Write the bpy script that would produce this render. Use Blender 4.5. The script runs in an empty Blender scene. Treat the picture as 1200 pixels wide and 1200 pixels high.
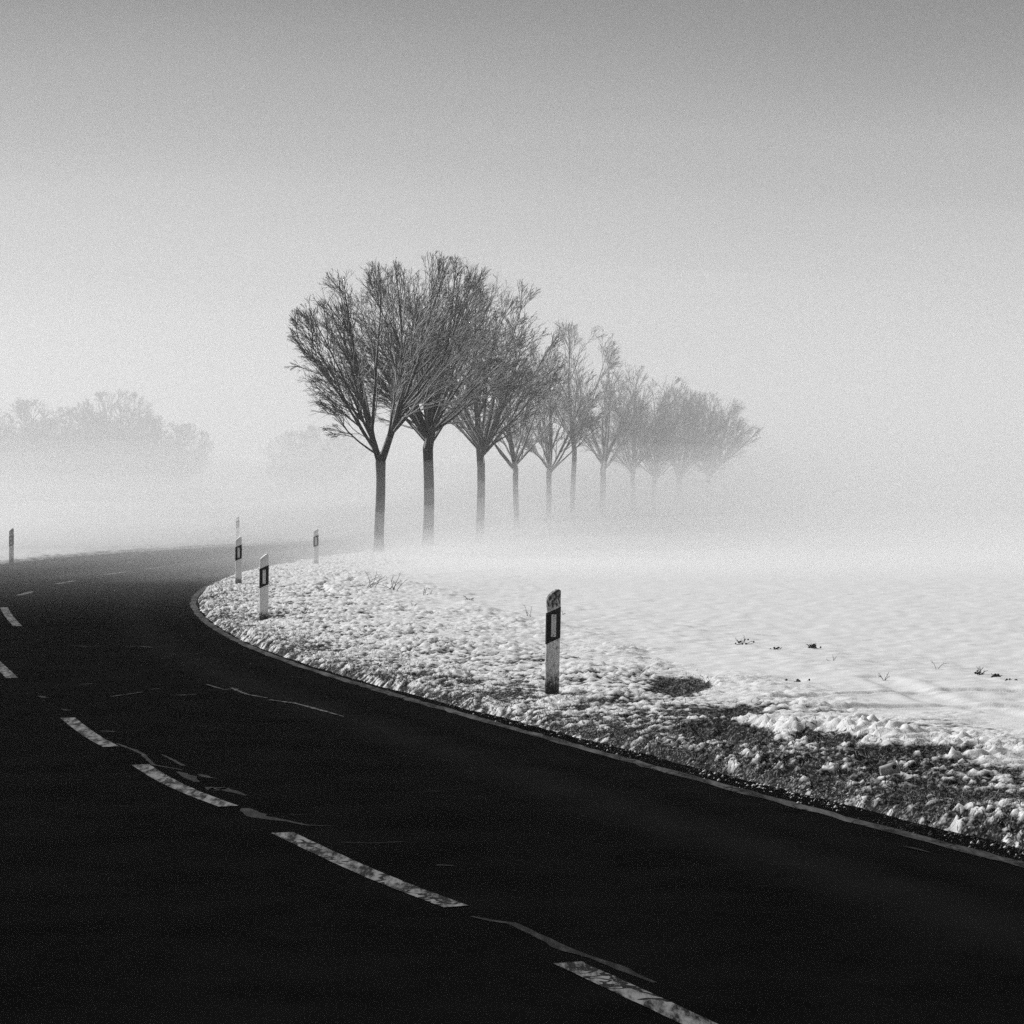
import bpy, math, random
import numpy as np
from mathutils import Vector, Matrix

R = math.radians
scene = bpy.context.scene
COL = scene.collection

# ------------------------------------------------------------------ camera
F_PX = 3000.0            # focal length in pixels of the 1200 px photograph
HORIZON = 583.0
CAM_H = 1.9
cam_d = bpy.data.cameras.new("camera")
cam_d.sensor_width = 36.0
cam_d.lens = 36.0 * F_PX / 1200.0
cam_d.clip_start = 0.3
cam_d.clip_end = 6000.0
cam = bpy.data.objects.new("camera", cam_d)
COL.objects.link(cam)
cam.location = (0, 0, CAM_H)
cam.rotation_euler = (R(90) - math.atan((600 - HORIZON) / F_PX), 0, 0)
scene.camera = cam

# ------------------------------------------------------------------ world, sun, exposure
SUN_EL, SUN_AZ = 33.0, -52.0      # azimuth from +Y, clockwise positive
world = bpy.data.worlds.new("World")
scene.world = world
world.use_nodes = True
wn = world.node_tree.nodes
wl = world.node_tree.links
wn.clear()
sky = wn.new("ShaderNodeTexSky")
sky.sky_type = 'NISHITA'
sky.sun_disc = False
sky.sun_elevation = R(SUN_EL)
sky.sun_rotation = R(SUN_AZ)
sky.air_density = 0.58
sky.dust_density = 0.0
bw = wn.new("ShaderNodeRGBToBW")
bg = wn.new("ShaderNodeBackground")
bg.inputs["Strength"].default_value = 0.05
wo = wn.new("ShaderNodeOutputWorld")
wl.new(sky.outputs[0], bw.inputs[0])
wl.new(bw.outputs[0], bg.inputs["Color"])
wl.new(bg.outputs[0], wo.inputs["Surface"])

sun_d = bpy.data.lights.new("sun", 'SUN')
sun_d.energy = 3.6
sun_d.angle = R(32)
sun_d.color = (1, 1, 1)
sun = bpy.data.objects.new("sun", sun_d)
COL.objects.link(sun)
sdir = Vector((math.sin(R(SUN_AZ)) * math.cos(R(SUN_EL)), math.cos(R(SUN_AZ)) * math.cos(R(SUN_EL)), math.sin(R(SUN_EL))))
sun.rotation_euler = sdir.to_track_quat('Z', 'Y').to_euler()
sun.location = (0, 0, 60)

scene.view_settings.view_transform = 'Standard'
scene.view_settings.look = 'None'
scene.view_settings.exposure = 0.17
scene.view_settings.gamma = 1.0
scene.view_settings.use_curve_mapping = False
scene.render.engine = 'CYCLES'
scene.cycles.volume_bounces = 3
scene.cycles.sample_clamp_indirect = 1.2
scene.cycles.max_bounces = 6
scene.cycles.transparent_max_bounces = 64
scene.cycles.use_denoising = False

rng = np.random.default_rng(7)
random.seed(7)

# ------------------------------------------------------------------ helpers
def px(x, y, d=None):
    """ground point seen at photograph pixel x, y (flat ground)"""
    d = F_PX * CAM_H / (y - HORIZON) if d is None else d
    return ((x - 600.0) / F_PX * d, d)

def pv(x, y, z=.11):
    """point seen at photograph pixel x, y on ground raised by z (the verge)"""
    d = F_PX * (CAM_H - z) / (y - HORIZON)
    return ((x - 600.0) / F_PX * d, d)

def tag(o, label=None, cat=None, group=None, kind=None):
    if label: o['label'] = label
    if cat: o['category'] = cat
    if group: o['group'] = group
    if kind: o['kind'] = kind
    return o

def empty(name, loc=(0, 0, 0), rz=0.0):
    o = bpy.data.objects.new(name, None)
    o.location = loc
    o.rotation_euler = (0, 0, rz)
    o.empty_display_size = 0.2
    COL.objects.link(o)
    return o

def mesh_np(name, verts, faces, mat, smooth=False, mats=None, mat_idx=None, attrs=None):
    """verts (n,3); faces (m,k) constant k"""
    me = bpy.data.meshes.new(name)
    verts = np.asarray(verts, dtype=np.float32)
    faces = np.asarray(faces, dtype=np.int32)
    m, k = faces.shape
    me.vertices.add(len(verts)); me.loops.add(m * k); me.polygons.add(m)
    me.vertices.foreach_set("co", verts.ravel())
    me.loops.foreach_set("vertex_index", faces.ravel())
    me.polygons.foreach_set("loop_start", np.arange(0, m * k, k, dtype=np.int32))
    me.polygons.foreach_set("loop_total", np.full(m, k, dtype=np.int32))
    me.polygons.foreach_set("use_smooth", np.full(m, smooth, dtype=bool))
    if mat_idx is not None:
        me.polygons.foreach_set("material_index", np.asarray(mat_idx, dtype=np.int32))
    for mm in (mats or [mat]):
        me.materials.append(mm)
    for an, av in (attrs or {}).items():
        a = me.attributes.new(an, 'FLOAT', 'POINT')
        a.data.foreach_set("value", np.asarray(av, dtype=np.float32))
    me.update(calc_edges=True)
    me.validate()
    return me

def link(name, me, parent=None):
    o = bpy.data.objects.new(name, me)
    COL.objects.link(o)
    if parent: o.parent = parent
    return o

def hash2(i, j, s=0):
    n = (i.astype(np.int64) * 374761393 + j.astype(np.int64) * 668265263 + s * 1274126177) & 0xffffffff
    n = ((n ^ (n >> 13)) * 1274126177) & 0xffffffff
    n = ((n ^ (n >> 16)) * 2246822519) & 0xffffffff
    n = n ^ (n >> 15)
    return (n & 0xffffff) / float(0xffffff)

def vnoise(x, y, s=0):
    i = np.floor(x); j = np.floor(y)
    fx = x - i; fy = y - j
    fx = fx * fx * (3 - 2 * fx); fy = fy * fy * (3 - 2 * fy)
    a = hash2(i, j, s); b = hash2(i + 1, j, s); c = hash2(i, j + 1, s); d = hash2(i + 1, j + 1, s)
    return (a * (1 - fx) + b * fx) * (1 - fy) + (c * (1 - fx) + d * fx) * fy

def fbm(x, y, o=4, s=0):
    t = 0; a = .5; n = 0
    for k in range(o):
        t = t + a * vnoise(x * 2 ** k + 17.3 * k, y * 2 ** k - 9.1 * k, s + k)
        n += a; a *= .5
    return t / n

def lumps(x, y, cell, s=0):
    """rounded clods with random heights, 0..1"""
    gx = x / cell; gy = y / cell
    i = np.floor(gx); j = np.floor(gy)
    out = np.zeros_like(gx)
    for di in (-1, 0, 1):
        for dj in (-1, 0, 1):
            ci = i + di; cj = j + dj
            cx = ci + .15 + .7 * hash2(ci, cj, s); cy = cj + .15 + .7 * hash2(ci, cj, s + 5)
            amp = .35 + .65 * hash2(ci, cj, s + 9)
            rr = .5 + .35 * hash2(ci, cj, s + 13)
            d2 = ((gx - cx) ** 2 + (gy - cy) ** 2) / (rr * rr)
            h = amp * np.sqrt(np.clip(1 - d2, 0, 1))
            out = np.maximum(out, h)
    return out

def sstep(a, b, x):
    t = np.clip((x - a) / (b - a), 0, 1)
    return t * t * (3 - 2 * t)

# ------------------------------------------------------------------ materials
def mat_base(name):
    m = bpy.data.materials.new(name)
    m.use_nodes = True
    nt = m.node_tree
    b = nt.nodes["Principled BSDF"]
    return m, nt, b

def g(v): return (v, v, v, 1)

def simple(name, v, rough=.8, spec=.2, noise=None, bump=0.0, bscale=50.0):
    m, nt, b = mat_base(name)
    b.inputs["Base Color"].default_value = g(v)
    b.inputs["Roughness"].default_value = rough
    b.inputs["Specular IOR Level"].default_value = spec
    tc = nt.nodes.new("ShaderNodeTexCoord")
    if noise:
        sc, v2, lo, hi = noise
        n = nt.nodes.new("ShaderNodeTexNoise"); n.inputs["Scale"].default_value = sc; n.inputs["Detail"].default_value = 5
        r = nt.nodes.new("ShaderNodeValToRGB")
        r.color_ramp.elements[0].position = lo; r.color_ramp.elements[0].color = g(v)
        r.color_ramp.elements[1].position = hi; r.color_ramp.elements[1].color = g(v2)
        nt.links.new(tc.outputs["Object"], n.inputs["Vector"])
        nt.links.new(n.outputs["Fac"], r.inputs[0])
        nt.links.new(r.outputs[0], b.inputs["Base Color"])
    if bump:
        n2 = nt.nodes.new("ShaderNodeTexNoise"); n2.inputs["Scale"].default_value = bscale; n2.inputs["Detail"].default_value = 4
        bp = nt.nodes.new("ShaderNodeBump"); bp.inputs["Distance"].default_value = bump
        nt.links.new(tc.outputs["Object"], n2.inputs["Vector"])
        nt.links.new(n2.outputs["Fac"], bp.inputs["Height"])
        nt.links.new(bp.outputs[0], b.inputs["Normal"])
    return m

def ground_mat():
    m, nt, b = mat_base("snow_over_grass")
    at = nt.nodes.new("ShaderNodeAttribute"); at.attribute_name = "cover"
    tc = nt.nodes.new("ShaderNodeTexCoord")
    n = nt.nodes.new("ShaderNodeTexNoise"); n.inputs["Scale"].default_value = 55; n.inputs["Detail"].default_value = 4
    nt.links.new(tc.outputs["Object"], n.inputs["Vector"])
    ad = nt.nodes.new("ShaderNodeMath"); ad.operation = 'MULTIPLY_ADD'
    ad.inputs[1].default_value = .55; ad.inputs[2].default_value = -.27
    nt.links.new(n.outputs["Fac"], ad.inputs[0])
    s = nt.nodes.new("ShaderNodeMath"); s.operation = 'ADD'
    nt.links.new(at.outputs["Fac"], s.inputs[0]); nt.links.new(ad.outputs[0], s.inputs[1])
    r = nt.nodes.new("ShaderNodeValToRGB")
    r.color_ramp.elements[0].position = .30; r.color_ramp.elements[0].color = g(.018)
    r.color_ramp.elements[1].position = .72; r.color_ramp.elements[1].color = g(.88)
    nt.links.new(s.outputs[0], r.inputs[0])
    # frost specks in the turf between the snow lumps
    nf = nt.nodes.new("ShaderNodeTexNoise"); nf.inputs["Scale"].default_value = 42; nf.inputs["Detail"].default_value = 3
    nt.links.new(tc.outputs["Object"], nf.inputs["Vector"])
    rf = nt.nodes.new("ShaderNodeValToRGB")
    rf.color_ramp.elements[0].position = .50; rf.color_ramp.elements[0].color = g(.0)
    rf.color_ramp.elements[1].position = .68; rf.color_ramp.elements[1].color = g(.30)
    nt.links.new(nf.outputs["Fac"], rf.inputs[0])
    mxx = nt.nodes.new("ShaderNodeMix"); mxx.data_type = 'RGBA'; mxx.blend_type = 'LIGHTEN'
    mxx.inputs["Factor"].default_value = 1
    nt.links.new(r.outputs[0], mxx.inputs["A"]); nt.links.new(rf.outputs[0], mxx.inputs["B"])
    nt.links.new(mxx.outputs["Result"], b.inputs["Base Color"])
    b.inputs["Roughness"].default_value = .9
    b.inputs["Specular IOR Level"].default_value = .1
    n2 = nt.nodes.new("ShaderNodeTexNoise"); n2.inputs["Scale"].default_value = 70; n2.inputs["Detail"].default_value = 3
    nt.links.new(tc.outputs["Object"], n2.inputs["Vector"])
    bp = nt.nodes.new("ShaderNodeBump"); bp.inputs["Distance"].default_value = .008; bp.inputs["Strength"].default_value = .7
    nt.links.new(n2.outputs["Fac"], bp.inputs["Height"])
    nt.links.new(bp.outputs[0], b.inputs["Normal"])
    return m

def road_mat():
    m, nt, b = mat_base("damp_asphalt")
    tc = nt.nodes.new("ShaderNodeTexCoord")
    n = nt.nodes.new("ShaderNodeTexNoise"); n.inputs["Scale"].default_value = 1.3; n.inputs["Detail"].default_value = 6
    n.inputs["Roughness"].default_value = .65
    n3 = nt.nodes.new("ShaderNodeTexNoise"); n3.inputs["Scale"].default_value = 90; n3.inputs["Detail"].default_value = 2
    nt.links.new(tc.outputs["Object"], n.inputs["Vector"]); nt.links.new(tc.outputs["Object"], n3.inputs["Vector"])
    r = nt.nodes.new("ShaderNodeValToRGB")
    r.color_ramp.elements[0].position = .35; r.color_ramp.elements[0].color = g(.0045)
    r.color_ramp.elements[1].position = .75; r.color_ramp.elements[1].color = g(.0085)
    nt.links.new(n.outputs["Fac"], r.inputs[0])
    # salt and grit swept towards the lane edge (a stain with its own shape)
    lat = nt.nodes.new("ShaderNodeAttribute"); lat.attribute_name = "lane_u"
    st = nt.nodes.new("ShaderNodeValToRGB")
    cr = st.color_ramp
    cr.elements[0].position = .0; cr.elements[0].color = g(0)
    cr.elements[1].position = 1.; cr.elements[1].color = g(0)
    for p, v in ((.78, .0), (.845, .8), (.875, .55), (.91, .05), (.955, .35), (.975, .1)):
        e = cr.elements.new(p); e.color = g(v)
    nt.links.new(lat.outputs["Fac"], st.inputs[0])
    mp = nt.nodes.new("ShaderNodeMapping"); mp.inputs["Scale"].default_value = (1.2, .35, 1)
    nt.links.new(tc.outputs["Object"], mp.inputs[0])
    n4 = nt.nodes.new("ShaderNodeTexNoise"); n4.inputs["Scale"].default_value = 2.2; n4.inputs["Detail"].default_value = 7
    nt.links.new(mp.outputs[0], n4.inputs["Vector"])
    mu = nt.nodes.new("ShaderNodeMath"); mu.operation = 'MULTIPLY'
    nt.links.new(st.outputs[0], mu.inputs[0]); nt.links.new(n4.outputs["Fac"], mu.inputs[1])
    mu2 = nt.nodes.new("ShaderNodeMath"); mu2.operation = 'MULTIPLY'; mu2.inputs[1].default_value = .42
    nt.links.new(mu.outputs[0], mu2.inputs[0])
    mx = nt.nodes.new("ShaderNodeMix"); mx.data_type = 'RGBA'
    mx.inputs["B"].default_value = g(.035)
    nt.links.new(mu2.outputs[0], mx.inputs["Factor"]); nt.links.new(r.outputs[0], mx.inputs["A"])
    nt.links.new(mx.outputs["Result"], b.inputs["Base Color"])
    b.inputs["Roughness"].default_value = .75
    b.inputs["Specular IOR Level"].default_value = 0.0
    bp = nt.nodes.new("ShaderNodeBump"); bp.inputs["Distance"].default_value = .004; bp.inputs["Strength"].default_value = .6
    nt.links.new(n3.outputs["Fac"], bp.inputs["Height"]); nt.links.new(bp.outputs[0], b.inputs["Normal"])
    return m

def paint_mat(name, v, lo, hi, scale=14.0, base=.006):
    """worn road paint: flakes let the asphalt show"""
    m, nt, b = mat_base(name)
    tc = nt.nodes.new("ShaderNodeTexCoord")
    n = nt.nodes.new("ShaderNodeTexNoise"); n.inputs["Scale"].default_value = scale; n.inputs["Detail"].default_value = 8
    n.inputs["Roughness"].default_value = .75
    vo = nt.nodes.new("ShaderNodeTexVoronoi"); vo.feature = 'DISTANCE_TO_EDGE'; vo.inputs["Scale"].default_value = 3.6
    nz = nt.nodes.new("ShaderNodeTexNoise"); nz.inputs["Scale"].default_value = 6
    nt.links.new(tc.outputs["Object"], nz.inputs["Vector"])
    mpv = nt.nodes.new("ShaderNodeMapping"); mpv.inputs["Scale"].default_value = (1, .35, 1); nt.links.new(tc.outputs["Object"], mpv.inputs[0])
    vm = nt.nodes.new("ShaderNodeMixRGB"); vm.inputs[0].default_value = .25
    nt.links.new(mpv.outputs[0], vm.inputs[1]); nt.links.new(nz.outputs["Color"], vm.inputs[2])
    nt.links.new(vm.outputs[0], vo.inputs["Vector"])
    cr = nt.nodes.new("ShaderNodeMath"); cr.operation = 'LESS_THAN'; cr.inputs[1].default_value = .03
    nt.links.new(vo.outputs["Distance"], cr.inputs[0])
    mp = nt.nodes.new("ShaderNodeMapping"); mp.inputs["Rotation"].default_value = (0, 0, R(18)); mp.inputs["Scale"].default_value = (1, .16, 1)
    nt.links.new(tc.outputs["Object"], mp.inputs[0]); nt.links.new(mp.outputs[0], n.inputs["Vector"])
    r = nt.nodes.new("ShaderNodeValToRGB")
    r.color_ramp.elements[0].position = lo; r.color_ramp.elements[0].color = g(base)
    r.color_ramp.elements[1].position = hi; r.color_ramp.elements[1].color = g(v)
    nt.links.new(n.outputs["Fac"], r.inputs[0])
    mx = nt.nodes.new("ShaderNodeMix"); mx.data_type = 'RGBA'; mx.inputs["B"].default_value = g(base)
    nt.links.new(cr.outputs[0], mx.inputs["Factor"]); nt.links.new(r.outputs[0], mx.inputs["A"])
    nt.links.new(mx.outputs["Result"], b.inputs["Base Color"])
    b.inputs["Roughness"].default_value = .8
    b.inputs["Specular IOR Level"].default_value = .1
    return m

def post_mat(name, dirt):
    """white plastic with road dirt: specks near the top and splashed round the foot"""
    m, nt, b = mat_base(name)
    tc = nt.nodes.new("ShaderNodeTexCoord")
    sep = nt.nodes.new("ShaderNodeSeparateXYZ")
    nt.links.new(tc.outputs["Object"], sep.inputs[0])
    zr = nt.nodes.new("ShaderNodeValToRGB")
    cr = zr.color_ramp
    cr.elements[0].position = 0; cr.elements[0].color = g(1.0)
    cr.elements[1].position = 1.; cr.elements[1].color = g(.78 * dirt)
    for p, v in ((.08, .95), (.18, .55 + .2 * dirt), (.3, .56 * dirt), (.55, .54 * dirt), (.8, .45 * dirt), (.9, .74 * dirt)):
        e = cr.elements.new(p); e.color = g(v)
    nt.links.new(sep.outputs["Z"], zr.inputs[0])
    mp = nt.nodes.new("ShaderNodeMapping"); mp.inputs["Scale"].default_value = (1, 1, .6)
    nt.links.new(tc.outputs["Object"], mp.inputs[0])
    n = nt.nodes.new("ShaderNodeTexNoise"); n.inputs["Scale"].default_value = 42; n.inputs["Detail"].default_value = 6
    n.inputs["Roughness"].default_value = .7
    nt.links.new(mp.outputs[0], n.inputs["Vector"])
    mu = nt.nodes.new("ShaderNodeMath"); mu.operation = 'MULTIPLY'
    nt.links.new(zr.outputs[0], mu.inputs[0]); nt.links.new(n.outputs["Fac"], mu.inputs[1])
    r = nt.nodes.new("ShaderNodeValToRGB")
    r.color_ramp.elements[0].position = .27; r.color_ramp.elements[0].color = g(.88)
    r.color_ramp.elements[1].position = .40; r.color_ramp.elements[1].color = g(.05)
    nt.links.new(mu.outputs[0], r.inputs[0])
    nt.links.new(r.outputs[0], b.inputs["Base Color"])
    b.inputs["Roughness"].default_value = .5
    b.inputs["Specular IOR Level"].default_value = .3
    return m

M_GROUND = ground_mat()
M_ROAD = road_mat()
M_DASH = paint_mat("worn_centre_paint", .25, .43, .57, 13)
M_EDGE = paint_mat("dirty_edge_paint", .14, .40, .66, 5)
M_OLD = paint_mat("ghost_paint", .034, .44, .60, 14)
M_CRACK = paint_mat("salt_filled_crack", .14, .40, .55, 25)
M_POST_DIRTY = post_mat("dirty_post_plastic", 1.0)
M_POST = post_mat("post_plastic", .25)
M_BLACK = simple("black_band_plastic", .012, .5, .3, (60, .03, .5, .8))
M_REFL = simple("reflector", .72, .35, .5, (70, .25, .55, .75))
M_BARK = simple("bark", .035, .9, .1, (9, .075, .35, .7), .01, 40)
M_TWIG = simple("twig_bark", .06, .9, .1, (7, .24, .38, .66))
M_SNOW = simple("snow", .82, .9, .1, None, .01, 30)
M_BLADE = simple("frosted_grass", .02, .9, .1, (60, .6, .47, .60))
M_DEAD = simple("dead_stalk", .04, .9, .1, (40, .12, .4, .7))
M_CLOD = simple("clod", .03, .95, .1, (20, .2, .45, .7))
M_CUP = simple("paper_cup", .62, .6, .2, (30, .3, .4, .7))

# ------------------------------------------------------------------ road curves
def smooth_curve(pts, step=.5):
    P = np.array(pts, float)
    # Catmull-Rom then resample and smooth
    Q = np.vstack([2 * P[0] - P[1], P, 2 * P[-1] - P[-2]])
    out = []
    for i in range(1, len(Q) - 2):
        p0, p1, p2, p3 = Q[i - 1], Q[i], Q[i + 1], Q[i + 2]
        for t in np.linspace(0, 1, 24, endpoint=False):
            out.append(.5 * ((2 * p1) + (-p0 + p2) * t + (2 * p0 - 5 * p1 + 4 * p2 - p3) * t * t + (-p0 + 3 * p1 - 3 * p2 + p3) * t ** 3))
    out.append(P[-1])
    C = np.array(out)
    s = np.r_[0, np.cumsum(np.linalg.norm(np.diff(C, axis=0), axis=1))]
    n = int(s[-1] / step) + 1
    ss = np.linspace(0, s[-1], n)
    C = np.c_[np.interp(ss, s, C[:, 0]), np.interp(ss, s, C[:, 1])]
    for _ in range(60):
        C[1:-1] = .25 * C[:-2] + .5 * C[1:-1] + .25 * C[2:]
    s = np.r_[0, np.cumsum(np.linalg.norm(np.diff(C, axis=0), axis=1))]
    return C, s

inner_pts = [(9.0, -4), (6.9, 1.5), (5.1, 6), (3.75, 10), (2.64, 13.2), (2.0, 15), (1.44, 16.6), (1.09, 17.6), (.69, 18.8), (.236, 20.2),
             (-.29, 22), (-.78, 23.5), (-1.64, 26.1), (-2.6, 29.5), (-3.15, 31.5), (-3.9, 35), (-4.79, 39.6), (-5.76, 46),
             (-6.35, 52), (-6.68, 58.8), (-6.55, 68), (-5.95, 78), (-5.1, 88), (-3.75, 99), (-1.6, 113), (.9, 127), (5.5, 147), (13, 172), (30, 215)]
IN, IS = smooth_curve(inner_pts)

def at_s(C, S, s):
    return np.c_[np.interp(s, S, C[:, 0]), np.interp(s, S, C[:, 1])]

def normals(C):
    T = np.gradient(C, axis=0)
    T /= np.linalg.norm(T, axis=1)[:, None]
    return np.c_[T[:, 1], -T[:, 0]]          # to the right of travel (away from road)
INN = normals(IN)

near = [tuple(IN[i] - INN[i] * 6.35) for i in range(0, len(IN), 10) if IN[i][1] < 50]
outer_pts = near + [(-13.7, 60), (-14.55, 71), (-13.75, 85), (-10.9, 99), (-8.0, 107), (-4.2, 121), (-.9, 135), (4.2, 155), (11, 178), (27, 222)]
OU, OS = smooth_curve(outer_pts)
OUN = normals(OU)

def sdist(x, y, C, N, chunk=20000):
    """signed distance, positive to the right of the curve"""
    P = np.c_[x.ravel(), y.ravel()]
    out = np.empty(len(P))
    for a in range(0, len(P), chunk):
        p = P[a:a + chunk]
        d = (p[:, 0:1] - C[None, :, 0]) ** 2 + (p[:, 1:2] - C[None, :, 1]) ** 2
        k = d.argmin(1)
        v = p - C[k]
        out[a:a + chunk] = np.sign((v * N[k]).sum(1)) * np.sqrt(d[np.arange(len(k)), k])
    return out.reshape(x.shape)

# dark hollows where grass shows, and heaped snow beside them  (x, y, radius_x, radius_y, amount)
HOLLOWS = [(*pv(792, 808), .22, 1.3, 1.7), (*pv(822, 804), .13, .9, 1.4), (*pv(868, 838), .24, .9, 1.3), (*pv(845, 858), .32, 1.1, 1.2), (*pv(880, 864), .22, .7, 1.2),
           (*pv(950, 868), .20, .45, 1.1), (*pv(985, 872), .20, .4, 1.1), (*pv(1030, 884), .22, .4, 1.), (*pv(1075, 884), .25, .35, .9),
           (*pv(1120, 886), .28, .35, .9), (*pv(1150, 889), .2, .3, .8), (*pv(683, 827), .06, .25, .9), (*pv(548, 797), .07, .5, .6),
           (*pv(932, 799), .15, .5, .5), (*pv(1108, 925), .3, .3, .6), (*pv(1175, 930), .3, .3, .7), (*pv(1180, 905), .3, .3, .6), (*pv(1060, 930), .15, .2, .5)]
MOUNDS = [(*pv(1000, 862), .38, .6, .13), (*pv(1040, 872), .22, .5, .10), (*pv(1175, 890), .22, .4, .06), (*pv(1200, 890), .3, .5, .05),
          (*pv(935, 864), .2, .5, .08), (*pv(895, 846), .25, .8, .05), (*pv(860, 800), .3, 1.2, .04), (*pv(1120, 872), .3, .4, .04),
          (*pv(480, 690), 1.4, 3.0, .10), (*pv(400, 690), 1.0, 2.5, .06), (*pv(950, 775), 1.2, 2.5, .07), (*pv(1150, 805), 1.6, 2.0, .07),
          (*pv(650, 822), .16, .3, .05), (*pv(318, 729), .25, .6, .05)]

TRACKS = []   # tyre tracks pressed in the snow, polylines on the ground
def track(pts, w=.16, depth=.05):
    TRACKS.append((smooth_curve([px(*p) for p in pts], .15)[0], w, depth))
track([(388, 688), (376, 692), (376, 699), (384, 704)], .12, .055)
track([(420, 683), (404, 690), (397, 695)], .10, .052)
track([(640, 668), (540, 674), (450, 672), (400, 680), (388, 688)], .16, .010)
track([(700, 664), (600, 672), (500, 679), (420, 683)], .16, .012)
track([(900, 838), (1000, 828), (1100, 827), (1230, 830)], .13, .02)
track([(930, 853), (1040, 843), (1130, 840), (1230, 846)], .16, .02)
track([(1030, 812), (1100, 840), (1230, 858)], .2, .018)

LUM_M, LUM_S = .42, .16
def height_cover(x, y, u, ul):
    """ground height and snow cover. u: distance right of the edge line, ul: distance left of the outer edge"""
    right = u > 0
    start = np.interp(y, [12, 19, 27, 34], [.36, .30, .15, .10]) + .05 * (vnoise(x * 2.3, y * 1.7, 7) - .5) + .035 * (vnoise(x * 9, y * 7, 8) - .5)
    e = np.where(right, u - start, ul - .15)              # distance into the verge
    d = np.hypot(x, y)
    wob = fbm(x * .9, y * .5, 3, 3) - .5
    # width of the rough grass strip
    wr = np.interp(y, [10, 18, 21, 27, 36, 50, 80], [2.6, 2.5, 2.35, 3.0, 4.2, 4.0, 2.2])
    rough = 1 - sstep(wr - .9, wr + 1.3, e + wob * 2.2)
    rise = .055 * sstep(-.01, .20, e) + .05 * sstep(.2, 2.0, e)
    z = rise + .07 * (fbm(x * .18, y * .13, 3, 11) - .5) * sstep(.5, 4, e)
    # furrowed field relief beyond
    fld = sstep(1.5, 5.5, e)
    ax = x * .93 + y * .12
    rows = fbm(ax * 2.2, y * .9, 4, 21) - .5
    z = z + fld * (.026 * rows + .045 * (fbm(x * 7, y * 4.5, 4, 25) - .5)) * (1 - .85 * sstep(45, 90, d))
    wx_ = x + .05 * (fbm(x * 9, y * 9, 2, 33) - .5); wy_ = y + .05 * (fbm(x * 9, y * 9, 2, 35) - .5)
    sm = lumps(wx_, wy_ * .75, .052, 31)
    md = lumps(wx_ + .3, wy_ * .7, .125, 37)
    lg = fbm(x * 3.2, y * 2.6, 3, 41)
    fine = fbm(x * 28, y * 22, 3, 51)
    lum = .45 * sm + .35 * md + .30 * lg + .25 * (fine - .5)
    hgt = rough * (.036 * sm + .042 * md + .09 * (lg - .5) + .042 * (fine - .5) + .03 * (fbm(x * 60, y * 50, 2, 57) - .5)) * (.40 + 1.0 * vnoise(x * 1.1, y * .7, 77))
    z = z + hgt * sstep(-.02, .06, e) + .03 * (fbm(x * 19, y * 15, 4, 63) - .5) * sstep(-.01, .05, e) * (1 - sstep(.5, 1.2, e))
    # snow clods at the ploughed-up border
    border = np.exp(-((e - wr - .1) / .55) ** 2) * sstep(.45, .65, fbm(x * 1.6, y * 1.0, 2, 61)) * (y < 60)
    cl = lumps(x + .04 * (fine - .5), y * .85, .095, 71)
    z = z + border * .05 * cl
    # cover
    ln_ = (lum - lum.mean()) / (lum.std() + 1e-6) if lum.size > 9999 else (lum - LUM_M) / LUM_S
    thin = np.interp(e, [0, .12, .6, 1.6, 3.0, 4.5], [.16, .10, .06, -.02, -.20, -.55])
    thin = thin + .22 * (1 - sstep(15, 27, d)) + np.interp(d, [22, 34, 50, 65], [.04, .03, -.08, -.28])  # near snow partly thinner, partly lens vignette darkening put into the cover colour
    patch = (fbm(x * 1.3, y * .8, 3, 81) - .5) * .6
    cov = .5 + .34 * ln_ - thin - patch
    cov = np.where(border > .35, np.maximum(cov, .8), cov)
    cov = cov * rough + (1 - rough) * 1.25
    # small bare flecks of soil in the field
    fle = fbm(ax * 6.1, y * 2.3, 3, 91)
    cov = cov - fld * (1 - rough) * .60 * sstep(.62, .74, fle) * (1 - sstep(50, 90, d))
    for (hx, hy, rx, ry, am) in HOLLOWS:
        q = np.exp(-(((x - hx) / (rx * .8)) ** 2 + ((y - hy) / (ry * .6)) ** 2) ** 1.1)
        cov = cov - q * am * 1.25 * (.75 + .5 * (fine))
        z = z - q * .06 * min(am, 1.2)
    for (hx, hy, rx, ry, am) in MOUNDS:
        q = np.exp(-(((x - hx) / rx) ** 2 + ((y - hy) / ry) ** 2))
        z = z + q * am * .75 * (.55 + .75 * cl if am > .045 and rx < .5 else 1)
        if rx < .5: cov = cov + q * 1.2 * (cov > -.6)
    for (C, w, dep) in TRACKS:
        bb = (x > C[:, 0].min() - 1) & (x < C[:, 0].max() + 1) & (y > C[:, 1].min() - 1.5) & (y < C[:, 1].max() + 1.5)
        if not bb.any(): continue
        xs = x[bb]; ys = y[bb]
        dd = np.full(xs.shape, 9.0)
        for k in range(0, len(C), 1):
            dd = np.minimum(dd, np.hypot(xs - C[k, 0], ys - C[k, 1]))
        zz = z[bb]
        zz = zz - dep * (1 - sstep(w * .5, w, dd)) + dep * .5 * np.exp(-((dd - w * 1.3) / (w * .35)) ** 2) * (dep < .03)
        z[bb] = zz
        if dep > .05:
            cc = cov[bb]; cc -= .5 * (1 - sstep(w * .3, w * .8, dd)); cov[bb] = cc
    cov = np.where(right, cov, np.clip(cov + .25, 0, 1.3))
    return z, np.clip(cov, -.3, 1.4), e, rough

def grid_faces(nr, nc):
    a = np.arange(nr * nc).reshape(nr, nc)
    return np.stack([a[:-1, :-1], a[:-1, 1:], a[1:, 1:], a[1:, :-1]], -1).reshape(-1, 4)

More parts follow.
